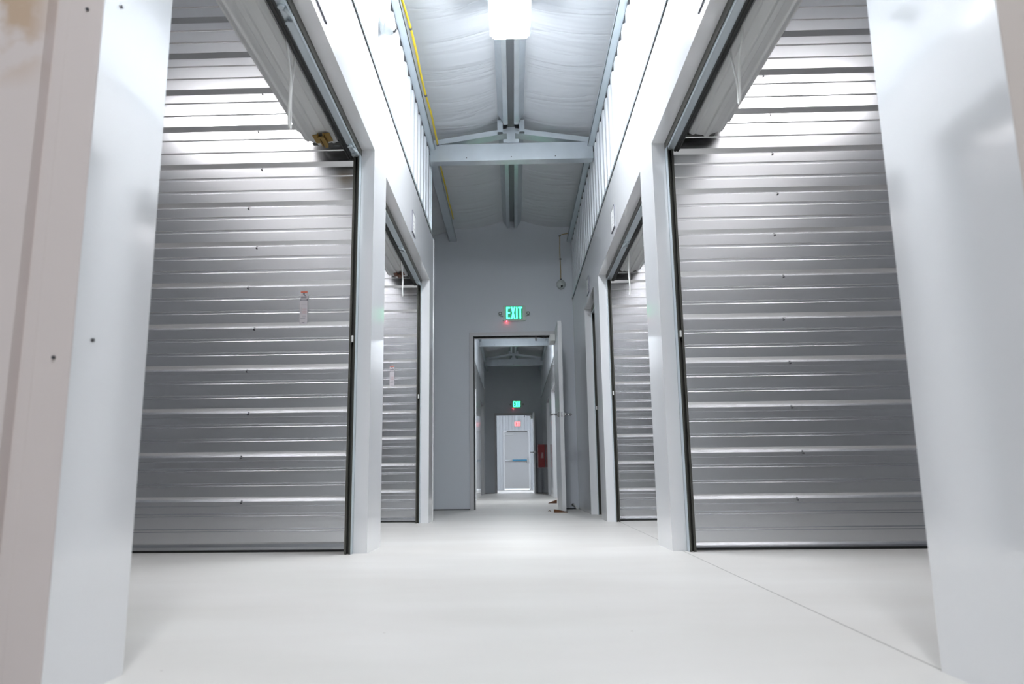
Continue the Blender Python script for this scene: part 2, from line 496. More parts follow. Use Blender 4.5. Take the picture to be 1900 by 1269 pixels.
# wall behind posts: fillers between guide and partition
bm = NB()
for s, xp, ys in ((-1, -XL, ((3.842, 4.195), (6.54, 6.86))), (1, XR, ((3.842, 4.195), (6.50, 6.87), (7.835, 8.2)))):
    for a, b in ys: bm_box(bm, s * (xp + T), s * (xp + 0.082), a, b, 0, H1)
struct(obj('trim_5', bm, M['guide']), 'dark steel posts behind the white jambs')

# far walls with a doorway ------------------------------------------------------------
DX0, DX1, DH = -0.498, 0.536, 2.142
def cross_wall(name, y, x0, x1, label, m):
    bm = NB()
    fw = 0.048
    def topz(x): return roof_z(x) + 0.02
    f = lambda a, z, d: (a, d, z)
    bm_prism(bm, [(x0, 0), (DX0 - 0.0, 0), (DX0 - 0.0, topz(DX0)), (x0, topz(x0))], f, y, y + 0.14)
    bm_prism(bm, [(DX1, 0), (x1, 0), (x1, topz(x1)), (DX1, topz(DX1))], f, y, y + 0.14)
    bm_prism(bm, [(DX0, DH), (DX1, DH), (DX1, topz(DX1)), (XM, topz(XM)), (DX0, topz(DX0))], f, y, y + 0.14)
    bm_box(bm, x0, x1, y + 0.13, y + 0.16, 0, 0.0001)
    w = struct(obj(name, bm, m), label)
    bm = NB()
    for a, b in ((x0, DX0 - 0.05), (DX1 + 0.05, XR if x1 > 1 else x1)):
        bm_box(bm, a, b, y - 0.004, y, 0.0, 0.012)
    obj('base_gap', bm, M['black'], w)
    return w
cross_wall('wall_far', Y_FAR, -4.3, 4.3, 'grey white cross wall with an open doorway under the exit sign', M['far'])
cross_wall('wall_far_back', Y_FAR2, -4.3, 4.3, 'shaded cross wall at the end of the second corridor', M['far'])

def door_set(n, y, label):
    # frame
    bm = NB()
    fx = 0.05
    bm_box(bm, DX0 - fx, DX0, y - 0.02, y + 0.16, 0, DH + fx)
    bm_box(bm, DX1, DX1 + fx, y - 0.02, y + 0.16, 0, DH + fx)
    bm_box(bm, DX0, DX1, y - 0.02, y + 0.16, DH, DH + fx)
    # stops
    bm_box(bm, DX0, DX0 + 0.014, y + 0.05, y + 0.10, 0, DH)
    bm_box(bm, DX0, DX1, y + 0.05, y + 0.10, DH - 0.016, DH)
    root = struct(obj('door_%d' % n, bm, M['frame'], bevel=0.002), label)
    bm = NB()                                                     # rubber seal inside the frame
    bm_box(bm, DX0 + 0.0005, DX0 + 0.012, y + 0.03, y + 0.05, 0, DH - 0.001)
    bm_box(bm, DX0 + 0.012, DX1 - 0.0005, y + 0.03, y + 0.05, DH - 0.014, DH - 0.001)
    obj('seal', bm, M['rubber'], root)
    bm = NB(); bm_box(bm, DX0 - 0.001, DX0 + 0.0025, y - 0.0, y + 0.028, 0.99, 1.13)
    obj('strike_plate', bm, M['rubber'], root)
    # leaf, swung open towards the viewer
    lx0, lx1, ly0, ly1 = DX1 - 0.024, DX1 + 0.021, y - 0.915, y - 0.024
    bm = NB(); bm_box(bm, lx0, lx1, ly0, ly1, 0.012, DH - 0.008)
    leaf = obj('door_leaf', bm, M['door'], root, bevel=0.0015)
    bm = NB(); bm_box(bm, lx0 + 0.001, lx1 - 0.001, ly0 - 0.001, ly0 + 0.0005, 0.014, DH - 0.010)
    e = obj('edge_strip', bm, M['door_edge'], leaf)
    zc = 1.072
    for sg, xs in ((-1, lx0), (1, lx1)):
        bm = NB()
        bm_cyl(bm, (xs, ly0 + 0.065, zc), (xs + sg * 0.012, ly0 + 0.065, zc), 0.032, 24)
        bm_cyl(bm, (xs + sg * 0.012, ly0 + 0.065, zc), (xs + sg * 0.03, ly0 + 0.065, zc), 0.026, 24, 0.013)
        bm_tube(bm, [(xs + sg * 0.03, ly0 + 0.065, zc), (xs + sg * 0.075, ly0 + 0.065, zc), (xs + sg * 0.085, ly0 + 0.075, zc), (xs + sg * 0.085, ly0 + 0.17, zc)], 0.0115, 12)
        obj('lever_handle', bm, M['chrome'], leaf)
    bm = NB(); bm_box(bm, lx0 + 0.010, lx1 - 0.010, ly0 - 0.003, ly0, zc - 0.028, zc + 0.028); bm_cyl(bm, (lx0 + 0.022, ly0 - 0.003, zc), (lx0 + 0.022, ly0 - 0.012, zc), 0.009, 12)
    obj('latch_plate', bm, M['chrome'], leaf, bevel=0.001)
    bm = NB(); bm_box(bm, lx0 - 0.062, lx0, y - 0.38, y - 0.10, 2.00, 2.085)
    cl = obj('door_closer', bm, M['white_plastic'], leaf, bevel=0.003)
    bm = NB()
    bm_tube(bm, [(lx0 - 0.03, y - 0.14, 2.095), (lx0 - 0.12, y - 0.03, 2.105), (0.30, y - 0.02, 2.125)], 0.006, 8)
    bm_box(bm, 0.285, 0.30, y - 0.03, y - 0.018, 2.07, 2.13)
    obj('closer_arm', bm, M['black'], leaf)
    for zz in (0.25, 1.05, 1.9):
        bm = NB(); bm_cyl(bm, (DX1 + 0.012, y - 0.024, zz - 0.05), (DX1 + 0.012, y - 0.024, zz + 0.05), 0.007, 10)
        obj('hinge', bm, M['chrome'], root)
    return root
door_set(1, Y_FAR, 'grey steel door standing open, with lever handle, below the nearer green exit sign')
door_set(2, Y_FAR2, 'grey steel door standing open at the end of the second corridor')

# end wall with closed exit door
bm = NB()
EX0, EX1, EH = -0.375, 0.54, 2.13
for a, b, z0, z1 in ((-1.2, EX0 - 0.045, 0, 3.7), (EX1 + 0.045, 1.3, 0, 3.7), (EX0 - 0.045, EX1 + 0.045, EH + 0.045, 3.7)):
    n = rib_profile(a, b, 0.02, 0.23, 0.06)
    bm_sheet(bm, n, lambda a_, d, z: (a_, Y_END + d, z), z0, z1, thick=0.03)
struct(obj('wall_end', bm, M['liner']), 'white ribbed end wall around the closed exit door')
bm = NB()
for a, b, z0, z1 in ((EX0 - 0.045, EX0, 0, EH), (EX1, EX1 + 0.045, 0, EH), (EX0 - 0.045, EX1 + 0.045, EH, EH + 0.045)):
    bm_box(bm, a, b, Y_END - 0.02, Y_END + 0.08, z0, z1)
d3 = struct(obj('door_3', bm, M['panel']), 'closed pale exit door with a push bar at the very end')
bm = NB(); bm_box(bm, EX0 + 0.003, EX1 - 0.003, Y_END + 0.0, Y_END + 0.045, 0.045, EH - 0.004)
leaf = obj('door_leaf', bm, mat('pale grey door', (0.66, 0.665, 0.68), 0.4), d3, bevel=0.002)
bm = NB(); bm_box(bm, EX0 + 0.02, EX1 - 0.05, Y_END - 0.05, Y_END - 0.0, 1.04, 1.105)
obj('push_bar_housing', bm, M['chrome'], leaf, bevel=0.006)
bm = NB(); bm_box(bm, EX0 + 0.30, EX1 - 0.09, Y_END - 0.075, Y_END - 0.05, 1.045, 1.10)
o = obj('push_bar', bm, M['blue'], leaf, bevel=0.006); o['label'] = 'blue film on the push bar'
bm = NB(); bm_box(bm, EX1 - 0.085, EX1 - 0.035, Y_END - 0.07, Y_END, 0.98, 1.16)
obj('latch_case', bm, M['chrome'], leaf, bevel=0.004)
bm = NB(); bm_box(bm, EX0 + 0.06, EX0 + 0.34, Y_END - 0.06, Y_END, 2.0, 2.055)
obj('door_closer', bm, M['white_plastic'], leaf, bevel=0.004)
bm = NB(); bm_box(bm, EX0 + 0.1, EX1 - 0.05, Y_END - 0.035, Y_END - 0.025, 2.115, 2.14)
obj('closer_arm', bm, M['guide'], leaf)

# side passage back walls behind left wall ends are the outer wall; unit walls facing the passages
for nm, y in (('wall_left_passage', 6.80), ('wall_left_passage_back', 18.82)):
    bm = NB(); bm_sheet(bm, [(0, 0), (3.5, 0)], lambda z, d, x: (-x, y + d, z), -XL + T, 4.3, thick=0.05)
    struct(obj(nm, bm, M['panel']), 'white wall along the left side passage')

# ------------------------------------------------------------------ roof frame
def c_section_x(bm, pts_x, y0, y1, zb0, zb1, h):
    """member sloping from (x0,zb0) to (x1,zb1), height h, depth y0..y1 open C towards the back"""
    x0, x1 = pts_x
    f = lambda a, z, d: (a, d, z)
    poly = [(x0, zb0), (x1, zb1), (x1, zb1 + h), (x0, zb0 + h)]
    bm_prism(bm, poly, f, y0, y0 + 0.006)
    bm_prism(bm, [(x0, zb0), (x1, zb1), (x1, zb1 + 0.005), (x0, zb0 + 0.005)], f, y0 + 0.006, y1)
    bm_prism(bm, [(x0, zb0 + h - 0.005), (x1, zb1 + h - 0.005), (x1, zb1 + h), (x0, zb0 + h)], f, y0 + 0.006, y1)

def truss(y, label):
    root = thing('roof_truss', label, 'roof truss', (XM, y, 3.25), 'galvanised trusses across the corridor')
    bm = NB()
    c_section_x(bm, (XL + 0.002, XR - 0.002), y, y + 0.10, 3.255, 3.255, 0.165)
    tb = obj('tie_beam', bm, M['frame_steel'], root)
    for xx in (-0.40, XM, 0.42):
        bm = NB(); bm_cyl(bm, (xx, y, 3.285), (xx, y - 0.004, 3.285), 0.005, 8)
        obj('screw', bm, M['screw'], tb)
    for sg, xe in ((-1, XL + 0.002), (1, XR - 0.002)):
        bm = NB()
        xa = XM + sg * 0.035
        c_section_x(bm, (xe, xa), y - 0.008, y + 0.10, 3.405, 3.515, 0.05)
        obj('rafter', bm, M['frame_steel'], root)
        bm = NB()
        x0 = XM + sg * 0.075; x1 = XM + sg * 0.125
        bm_box(bm, x0, x0 + sg * 0.004, y - 0.065, y + 0.05, 3.50, 3.64)
        bm_box(bm, x1 - sg * 0.004, x1, y - 0.065, y + 0.05, 3.50, 3.64)
        bm_box(bm, x0, x1, y - 0.06, y - 0.056, 3.505, 3.62)
        obj('purlin_clip', bm, M['frame_steel'], root)
    bm = NB()
    bm_box(bm, XM - 0.038, XM + 0.038, y - 0.012, y - 0.006, 3.42, 3.575)
    bm_box(bm, XM - 0.038, XM - 0.010, y - 0.022, y - 0.012, 3.42, 3.57)
    bm_box(bm, XM + 0.010, XM + 0.038, y - 0.022, y - 0.012, 3.42, 3.57)
    bm_box(bm, XM - 0.072, XM + 0.072, y - 0.024, y + 0.06, 3.422, 3.45)
    obj('king_post', bm, M['frame_steel'], root)
    return root
truss(6.50, 'galvanised steel truss across the nearer corridor, nearest to the viewer')
truss(3.30, 'galvanised steel truss overhead behind the bright ceiling light')
truss(16.25, 'galvanised steel truss just visible under the top of the open doorway')
truss(19.1, 'galvanised steel truss deep in the second corridor beyond the doorway')
truss(12.9, 'galvanised steel truss in the second corridor hidden behind the cross wall')

def purlin(s, y0, y1, label):
    """ridge purlin: Z shape, lip low near the centre, flange outwards"""
    bm = NB()
    X = lambda a: XM + s * a
    bm_box(bm, X(0.030), X(0.068), y0, y1, 3.565, 3.571)
    bm_box(bm, X(0.064), X(0.068), y0, y1, 3.571, 3.60)
    bm_box(bm, X(0.030), X(0.034), y0, y1, 3.571, 3.68)
    f = lambda a, b, d: (X(a), d, b)
    bm_prism(bm, [(0.066, 3.585), (0.070, 3.585), (0.122, 3.668), (0.118, 3.668)], f, y0, y1)
    return tag(obj('ridge_purlin', bm, M['frame_steel']), label, 'purlin', 'ridge purlins')
for (y0, y1, txt) in ((-4.1, 6.42, 'in the nearer bay above the bright light'), (6.63, Y_FAR - 0.003, 'between the nearer truss and the cross wall')):
    purlin(-1, y0, y1, 'left one of the twin galvanised ridge purlins ' + txt)
    purlin(1, y0, y1, 'right one of the twin galvanised ridge purlins ' + txt)
for s, w_ in ((-1, 'left'), (1, 'right')):
    purlin(s, Y_FAR + 0.15, 20.88, w_ + ' one of the twin ridge purlins in the second corridor')
bm = NB(); bm_box(bm, XM - 0.03, XM + 0.03, -4.1, 28, 3.655, 3.66)
struct(obj('trim_6', bm, mat('dark ridge strip', (0.36, 0.38, 0.40), 0.5, 0.3)), 'dark ridge strip between the twin purlins')

def eave(s, y0, y1, label, wide=False):
    bm = NB()
    xo = (XL if s < 0 else XR)
    X = lambda a: xo - s * a
    a0, a1 = (-0.006, 0.052) if not wide else (-0.06, 0.035)
    zb = 3.365 if not wide else 3.40
    bm_box(bm, X(a0), X(a1), y0, y1, zb, zb + 0.005)
    bm_box(bm, X(a1 - 0.004), X(a1), y0, y1, zb, zb + 0.03)
    bm_box(bm, X(a0), X(a0 + 0.004), y0, y1, zb, 3.51)
    if wide: bm_box(bm, X((a0 + a1) / 2), X((a0 + a1) / 2 + 0.003), y0, y1, zb, zb + 0.12)
    return tag(obj('eave_purlin', bm, M['frame_steel'] if wide else M['bar']), label, 'purlin', 'eave purlins')
eave(-1, -4.1, 6.48, 'pale steel eave channel above the left ribbed liner, beside the yellow cable')
eave(1, -4.1, 6.48, 'pale steel eave channel above the right ribbed liner, nearer bay')
eave(-1, 6.61, Y_FAR - 0.003, 'dull grey eave purlin ending on the cross wall, left of the doorway', True)
eave(1, 6.61, Y_FAR - 0.003, 'pale steel eave channel running to the cross wall on the right')
eave(-1, Y_FAR + 0.15, 20.88, 'left eave channel of the second corridor')
eave(1, Y_FAR + 0.15, 20.88, 'right eave channel of the second corridor')

# purlins out over the units (the insulation hangs between them)
for s in (-1, 1):
    for a in (2.2, 3.7):
        pass

# ------------------------------------------------------------------ lights
def ceiling_light(x, y0, y1, z, label, along='y', w_=0.262):
    root = thing('ceiling_light', label, 'ceiling light', (x, (y0 + y1) / 2, z), 'wraparound ceiling lights')
    prof = [(-w_ / 2, 0.038), (-w_ / 2 + 0.006, 0.022), (-w_ / 2 + 0.012, 0.006), (-w_ / 2 + 0.03, 0.0), (w_ / 2 - 0.03, 0.0), (w_ / 2 - 0.012, 0.006), (w_ / 2 - 0.006, 0.022), (w_ / 2, 0.038)]
    bm = NB(); bm_prism(bm, prof, lambda a, b, d: (x + a, d, z + b), y0, y1)
    obj('diffuser', bm, M['lamp'], root)
    bm = NB(); bm_box(bm, x - w_ / 2 - 0.006, x + w_ / 2 + 0.006, y0 - 0.004, y1 + 0.004, z + 0.0385, z + 0.085)
    for sg in (-1, 1): bm_box(bm, x + sg * (w_ / 2 + 0.001), x + sg * (w_ / 2 + 0.006), y0 - 0.004, y1 + 0.004, z + 0.024, z + 0.0385)
    obj('housing', bm, M['lamp_body'], root)
    for yy in (y0 + 0.2, y1 - 0.2):
        bm = NB(); bm_cyl(bm, (x, yy, z + 0.085), (x, yy, 3.66), 0.006, 8)
        obj('hanger_rod', bm, M['frame_steel'], root)
    return root
ceiling_light(XM, 3.50, 4.72, 3.35, 'bright white wraparound ceiling light at the top of the picture')
ceiling_light(XM, -1.55, -0.33, 3.35, 'unseen white wraparound ceiling light added over the viewpoint, out of the picture')  # unseen lamp, added to light the partitions from behind the camera
ceiling_light(XM, 12.2, 13.42, 3.35, 'white wraparound ceiling light in the second corridor')
ceiling_light(XM, 23.2, 24.42, 3.35, 'white wraparound ceiling light before the end door')

def unit_fill_light(x, y, z, label, m='unit_fill_lamp'):  # unseen strip lights, added to brighten the ribbed partitions
    root = thing('ceiling_light', label, 'ceiling light', (x, y, z), 'added strip lights inside the units')
    bm = NB(); bm_prism(bm, [(-0.09, 0.05), (-0.06, 0.0), (0.06, 0.0), (0.09, 0.05)], lambda a, b, d: (x + d, y + a, z + b), -0.6, 0.6)
    obj('diffuser', bm, M[m], root)
    bm = NB(); bm_box(bm, x - 0.61, x + 0.61, y - 0.07, y + 0.07, z + 0.051, z + 0.075)
    obj('housing', bm, M['lamp_body'], root)
M['unit_fill_lamp'] = mat('unit fill lamp diffuser', (0.9, 0.9, 0.9), 0.5, emit=(1.0, 0.955, 0.95), es=19)
unit_fill_light(-2.0, 2.35, 3.12, 'unseen strip light added on the ceiling of the nearest left unit, out of the picture')
unit_fill_light(2.0, 2.35, 3.12, 'unseen strip light added on the ceiling of the nearest right unit, out of the picture')

M['unit_fill_lamp_dim'] = mat('dimmer unit fill lamp diffuser', (0.9, 0.9, 0.9), 0.5, emit=(1.0, 0.96, 0.96), es=16)
unit_fill_light(-2.0, 5.2, 3.12, 'unseen strip light added on the ceiling of the second left unit, out of sight', 'unit_fill_lamp_dim')
unit_fill_light(2.0, 5.2, 3.12, 'unseen strip light added on the ceiling of the second right unit, out of sight', 'unit_fill_lamp_dim')

# ------------------------------------------------------------------ roll-up doors
def rollup(s, y0, y1, label, handles, rope=None, latch=None, latch_mat='brass', clip=True, cut=0.0):
    """built where it hangs: s=-1 left wall, +1 right wall; y0..y1 the opening"""
    xo = -XL if s < 0 else XR
    X = lambda a: s * (xo + a)
    root = thing('roll_up_door', label, 'roll-up door', (X(0.09), (y0 + y1) / 2, 0), 'rolled up unit doors')
    ya, yb = y0 + 0.06, y1 - 0.072
    # coil: rolled corrugated curtain
    cx, cz, r0 = 0.268, 2.30, 0.152
    bm = NB()
    n = 180
    def rr(k, inner=0.0):
        th = 2 * math.pi * k / n
        ph = (th * 12 / (2 * math.pi)) % 1.0
        d = 0.0
        if ph < 0.30: d = 0.010
        elif ph < 0.38: d = 0.010 * (1 - (ph - 0.30) / 0.08)
        elif ph > 0.92: d = 0.010 * (ph - 0.92) / 0.08
        return r0 + d - inner
    ny = 2
    rings = []
    for yy in (ya, yb):
        rings.append([bm.verts.new((X(cx + rr(k) * math.cos(2 * math.pi * k / n)), yy, cz + rr(k) * math.sin(2 * math.pi * k / n))) for k in range(n)])
    inner = []
    for yy in (ya, yb):
        inner.append([bm.verts.new((X(cx + rr(k, 0.006) * math.cos(2 * math.pi * k / n)), yy, cz + rr(k, 0.006) * math.sin(2 * math.pi * k / n))) for k in range(n)])
    for k in range(n):
        k2 = (k + 1) % n
        bm.faces.new((rings[0][k], rings[0][k2], rings[1][k2], rings[1][k]))
        bm.faces.new((inner[0][k2], inner[0][k], inner[1][k], inner[1][k2]))
        for e in (0, 1):
            bm.faces.new((rings[e][k], rings[e][k2], inner[e][k2], inner[e][k]))
    coil = obj('curtain_coil', bm, M['curtain'], root)
    # inner layers of the roll seen at the end
    bm = NB()
    for q in range(4):
        rad = r0 - 0.02 - q * 0.022
        pts = [(X(cx + rad * math.cos(t * math.pi / 18)), 0, cz + rad * math.sin(t * math.pi / 18)) for t in range(36)]
        A = [bm.verts.new((p[0], yb - 0.004, p[2])) for p in pts]; B = [bm.verts.new((p[0], ya + 0.004, p[2])) for p in pts]
        for k in range(36):
            bm.faces.new((A[k], A[(k + 1) % 36], B[(k + 1) % 36], B[k]))
    obj('inner_coil', bm, M['curtain'], root)
    bm = NB(); bm_cyl(bm, (X(cx), y0 + 0.01, cz), (X(cx), y1 - 0.01, cz), 0.018, 16)
    obj('axle', bm, M['frame_steel'], root)
    # end brackets
    for yy, sg in ((y1 - 0.03, 1), (y0 + 0.03, -1)):
        bm = NB()
        f = lambda a, b, d: (X(a), d, b)
        bm_prism(bm, [(T + 0.004, 2.16), (0.30, 2.20), (0.335, 2.24), (0.335, 2.40), (0.26, 2.42), (T + 0.004, 2.36)], f, yy, yy + 0.004)
        bm_box(bm, X(T + 0.006), X(0.33), yy - sg * 0.03, yy, 2.158, 2.162)
        obj('axle_bracket', bm, M['guide'], root)
    # hanging end of the curtain
    bm = NB()
    prof = [(2.118, 0.0), (2.14, 0.0), (2.145, 0.008), (2.175, 0.008), (2.18, 0.0), (2.23, 0.0), (2.235, 0.008), (2.265, 0.008), (2.27, 0.0), (2.36, -0.004)]
    bm_sheet(bm, prof, lambda z, d, y: (X(0.118 - d), y, z), ya, yb, thick=0.003)
    obj('curtain', bm, M['curtain'], root)
    # bottom bar (angle) and astragal
    yc, yd = y0 + 0.035, y1 - 0.035
    bm = NB()
    bm_box(bm, X(0.078), X(0.114), yc, yd, 2.082, 2.087)
    bm_box(bm, X(0.108), X(0.112), yc, yd, 2.087, 2.125)
    bm_box(bm, X(0.076), X(0.079), yc, yd, 2.082, 2.10)
    bar = obj('bottom_bar', bm, M['bar'], root)
    bm = NB()
    for a in (0.117, 0.131):
        bm_tube(bm, [(X(a), yc, 2.080), (X(a), yd, 2.080)], 0.0075, 10)
    bm_box(bm, X(0.112), X(0.137), yc, yd, 2.084, 2.095)
    obj('rubber_seal', bm, M['rubber'], root)
    bm = NB(); bm_tube(bm, [(X(0.124), yc, 2.078), (X(0.124), yd, 2.078)], 0.003, 6)
    obj('seal_bead', bm, M['guide'], root)
    # stop channel above the bar, behind the header
    bm = NB(); bm_box(bm, X(T + 0.001), X(0.084), y0, y1, 2.11, 2.22)
    bm_box(bm, X(0.0705), X(0.076), y0 + 0.02, y1 - 0.02, 2.10, 2.11)
    obj('header_channel', bm, M['guide'], root)
    for yh in handles:
        bm = NB()
        pts = []
        for k in range(9):
            t = math.pi * k / 8
            pts.append((X(0.092 - 0.028 * math.sin(t)), yh - 0.035 * math.cos(t), 2.078 - 0.018 * math.sin(t)))
        bm_tube(bm, pts, 0.0065, 8)
        bm_cyl(bm, (X(0.096), yh - 0.05, 2.082), (X(0.096), yh - 0.05, 2.072), 0.013, 14)
        bm_cyl(bm, (X(0.096), yh + 0.05, 2.082), (X(0.096), yh + 0.05, 2.072), 0.013, 14)
        obj('pull_handle', bm, M['bar'], bar)
    # guides
    for ye, sg in ((y1, -1), (y0, 1)):
        bm = NB()
        bm_box(bm, X(T + 0.003), X(T + 0.006), ye + sg * 0.045, ye + sg * 0.002, 0, 2.10)
        bm_box(bm, X(0.102), X(0.105), ye + sg * 0.045, ye + sg * -0.10 if s < 0 else ye + sg * -0.02, 0, 2.10)
        bm_box(bm, X(T + 0.006), X(0.102), ye + sg * 0.006, ye + sg * 0.002, 0, 2.10)
        bm_box(bm, X(T + 0.006), X(T + 0.012), ye + sg * 0.048, ye + sg * 0.040, 0, 2.10)
        bm_box(bm, X(0.094), X(0.105), ye + sg * 0.048, ye + sg * 0.040, 0, 2.10)
        g = obj('guide_track', bm, M['guide'], root)
        bm = NB(); bm_box(bm, X(T + 0.0005), X(T + 0.003), ye + sg * 0.05, ye + sg * 0.002, 0, 2.10)
        obj('track_lip', bm, M['bar'], g)
        if clip:
            bm = NB(); bm_box(bm, X(0.083), X(0.093), ye + sg * 0.050, ye + sg * 0.040, 1.06, 1.095)
            obj('track_clip', bm, M['white_plastic'], g, bevel=0.002)
    if rope:
        yr, xr_, ztop, zbot, spread = rope
        bm = NB()
        L_ = [(X(xr_ + 0.01), yr - spread, ztop), (X(xr_ + 0.006), yr - spread * 0.9, ztop - 0.10), (X(xr_ - 0.004), yr - spread * 0.5, ztop - 0.22), (X(xr_), yr - 0.02, zbot + 0.03), (X(xr_), yr, zbot),
              (X(xr_ + 0.004), yr + 0.02, zbot + 0.03), (X(xr_ + 0.006), yr + spread * 0.3, ztop - 0.25), (X(xr_ + 0.01), yr + spread, ztop - 0.10), (X(xr_ + 0.004), yr + spread, ztop + 0.02)]
        # smooth it
        pts = []
        V = [Vector(p) for p in L_]
        for i in range(len(V) - 1):
            p0, p1, p2, p3 = V[max(i - 1, 0)], V[i], V[i + 1], V[min(i + 2, len(V) - 1)]
            for q in range(6):
                t = q / 6
                pts.append(0.5 * ((2 * p1) + (p2 - p0) * t + (2 * p0 - 5 * p1 + 4 * p2 - p3) * t * t + (3 * p1 - p0 - 3 * p2 + p3) * t ** 3))
        pts.append(V[-1])
        bm_tube(bm, pts, 0.0044, 8)
        o = obj('pull_cord', bm, M['rope'], root)
    if latch is not None:
        th = R(-98)
        c = Vector((X(cx + 0.163 * math.cos(th)), latch, cz + 0.163 * math.sin(th)))
        nrm = Vector((s * math.cos(th), 0, math.sin(th)))
        tg = Vector((0, 1, 0)); bt = nrm.cross(tg)
        def lb(bm, a0, a1, b0, b1, n0, n1):
            vs = []
            for a in (a0, a1):
                for b in (b0, b1):
                    for n_ in (n0, n1):
                        vs.append(bm.verts.new(c + tg * a + bt * b + nrm * n_))
            for f in ((0, 1, 3, 2), (4, 6, 7, 5), (0, 4, 5, 1), (2, 3, 7, 6), (0, 2, 6, 4), (1, 5, 7, 3)):
                bm.faces.new([vs[i] for i in f])
        bm = NB()
        lb(bm, -0.045, 0.045, -0.045, -0.016, 0, 0.004); lb(bm, -0.045, 0.045, 0.016, 0.045, 0, 0.004)
        lb(bm, -0.055, 0.055, -0.016, -0.011, 0, 0.024); lb(bm, -0.055, 0.055, 0.011, 0.016, 0, 0.024)
        lb(bm, -0.055, -0.035, -0.016, 0.016, 0.020, 0.025)
        lt = obj('slide_latch', bm, M[latch_mat], root)
        bm = NB(); lb(bm, -0.03, 0.085, -0.008, 0.008, 0.006, 0.016)
        obj('latch_bolt', bm, M['brass' if latch_mat == 'brass' else 'rust'], lt)
    return root

rollup(-1, OPL[0][0], OPL[0][1], 'rolled up door over the nearest left opening, yellow latch and white cord hanging', (2.52, 3.70),
       rope=(2.76, 0.135, 2.15, 1.74, 0.055), latch=3.67)
rollup(1, OPR[0][0], OPR[0][1], 'rolled up door over the nearest right opening, long white cord loop hanging', (2.42,),
       rope=(2.80, 0.150, 2.17, 1.82, 0.085))
rollup(-1, OPL[1][0], OPL[1][1], 'rolled up door over the second left opening, brown latch behind its white cord', (5.42, 6.42),
       rope=(5.78, 0.13, 2.15, 1.80, 0.05), latch=6.33, latch_mat='rust')
rollup(1, OPR[1][0], OPR[1][1], 'rolled up door over the second right opening, thin white cord hanging', (5.42,),
       rope=(5.62, 0.135, 2.15, 1.74, 0.02))
rollup(1, OPR[2][0], OPR[2][1], 'rolled up narrow door over the third right opening, next to the open grey door', ())
rollup(-1, OPL2[1][0], OPL2[1][1], 'rolled up door on the left of the second corridor, nearer', ())
rollup(-1, OPL2[2][0], OPL2[2][1], 'rolled up door on the left of the second corridor, farther', ())
rollup(1, OPR2[2][0], OPR2[2][1], 'rolled up door on the right of the second corridor, farther', ())
rollup(1, OPR2[1][0], OPR2[1][1], 'rolled up door on the right of the second corridor, nearer', ())

# ------------------------------------------------------------------ unit number plates
def plate(s, yc, label, wd=0.17):
    xo = XL if s < 0 else XR
    X = lambda a: xo - s * a
    z0, z1 = 2.195, 2.35
    root = thing('number_plate', label, 'sign', (xo, yc, z0), 'unit plates above the openings')
    bm = NB(); bm_box(bm, X(0.0), X(0.004), yc - wd / 2, yc + wd / 2, z0, z1)
    obj('plate', bm, M['white_plastic'], root)
    bm = NB()
    t = 0.005
    bm_box(bm, X(0.0), X(0.006), yc - wd / 2 - t, yc + wd / 2 + t, z0 - t * 2, z0)
    bm_box(bm, X(0.0), X(0.006), yc - wd / 2 - t, yc + wd / 2 + t, z1, z1 + t * 0.7)
    bm_box(bm, X(0.0), X(0.006), yc - wd / 2 - t, yc - wd / 2, z0, z1)
    obj('shadowline', bm, M['ink'], root)  # dark edges painted for the thin shadow round and below the plate
    bm = NB()
    for a, b, c_, d in ((-0.03, 0.0, 0.055, 0.062), (0.01, 0.03, 0.035, 0.045), (-0.02, 0.02, 0.09, 0.096), (-0.04, -0.02, 0.03, 0.036)):
        bm_box(bm, X(0.004), X(0.005), yc + a, yc + b, z0 + c_, z0 + d)
    obj('print', bm, M['greyink'], root)['kind'] = 'stuff'
plate(-1, 2.66, 'white number plate above the nearest left opening, cut by the picture top')
plate(1, 2.66, 'white number plate above the nearest right opening, cut by the picture top')
plate(-1, 5.42, 'white number plate with painted dark border above the second left opening')
plate(1, 5.40, 'white number plate with painted dark border above the second right opening')
plate(1, 7.36, 'white number plate above the narrow third right opening')

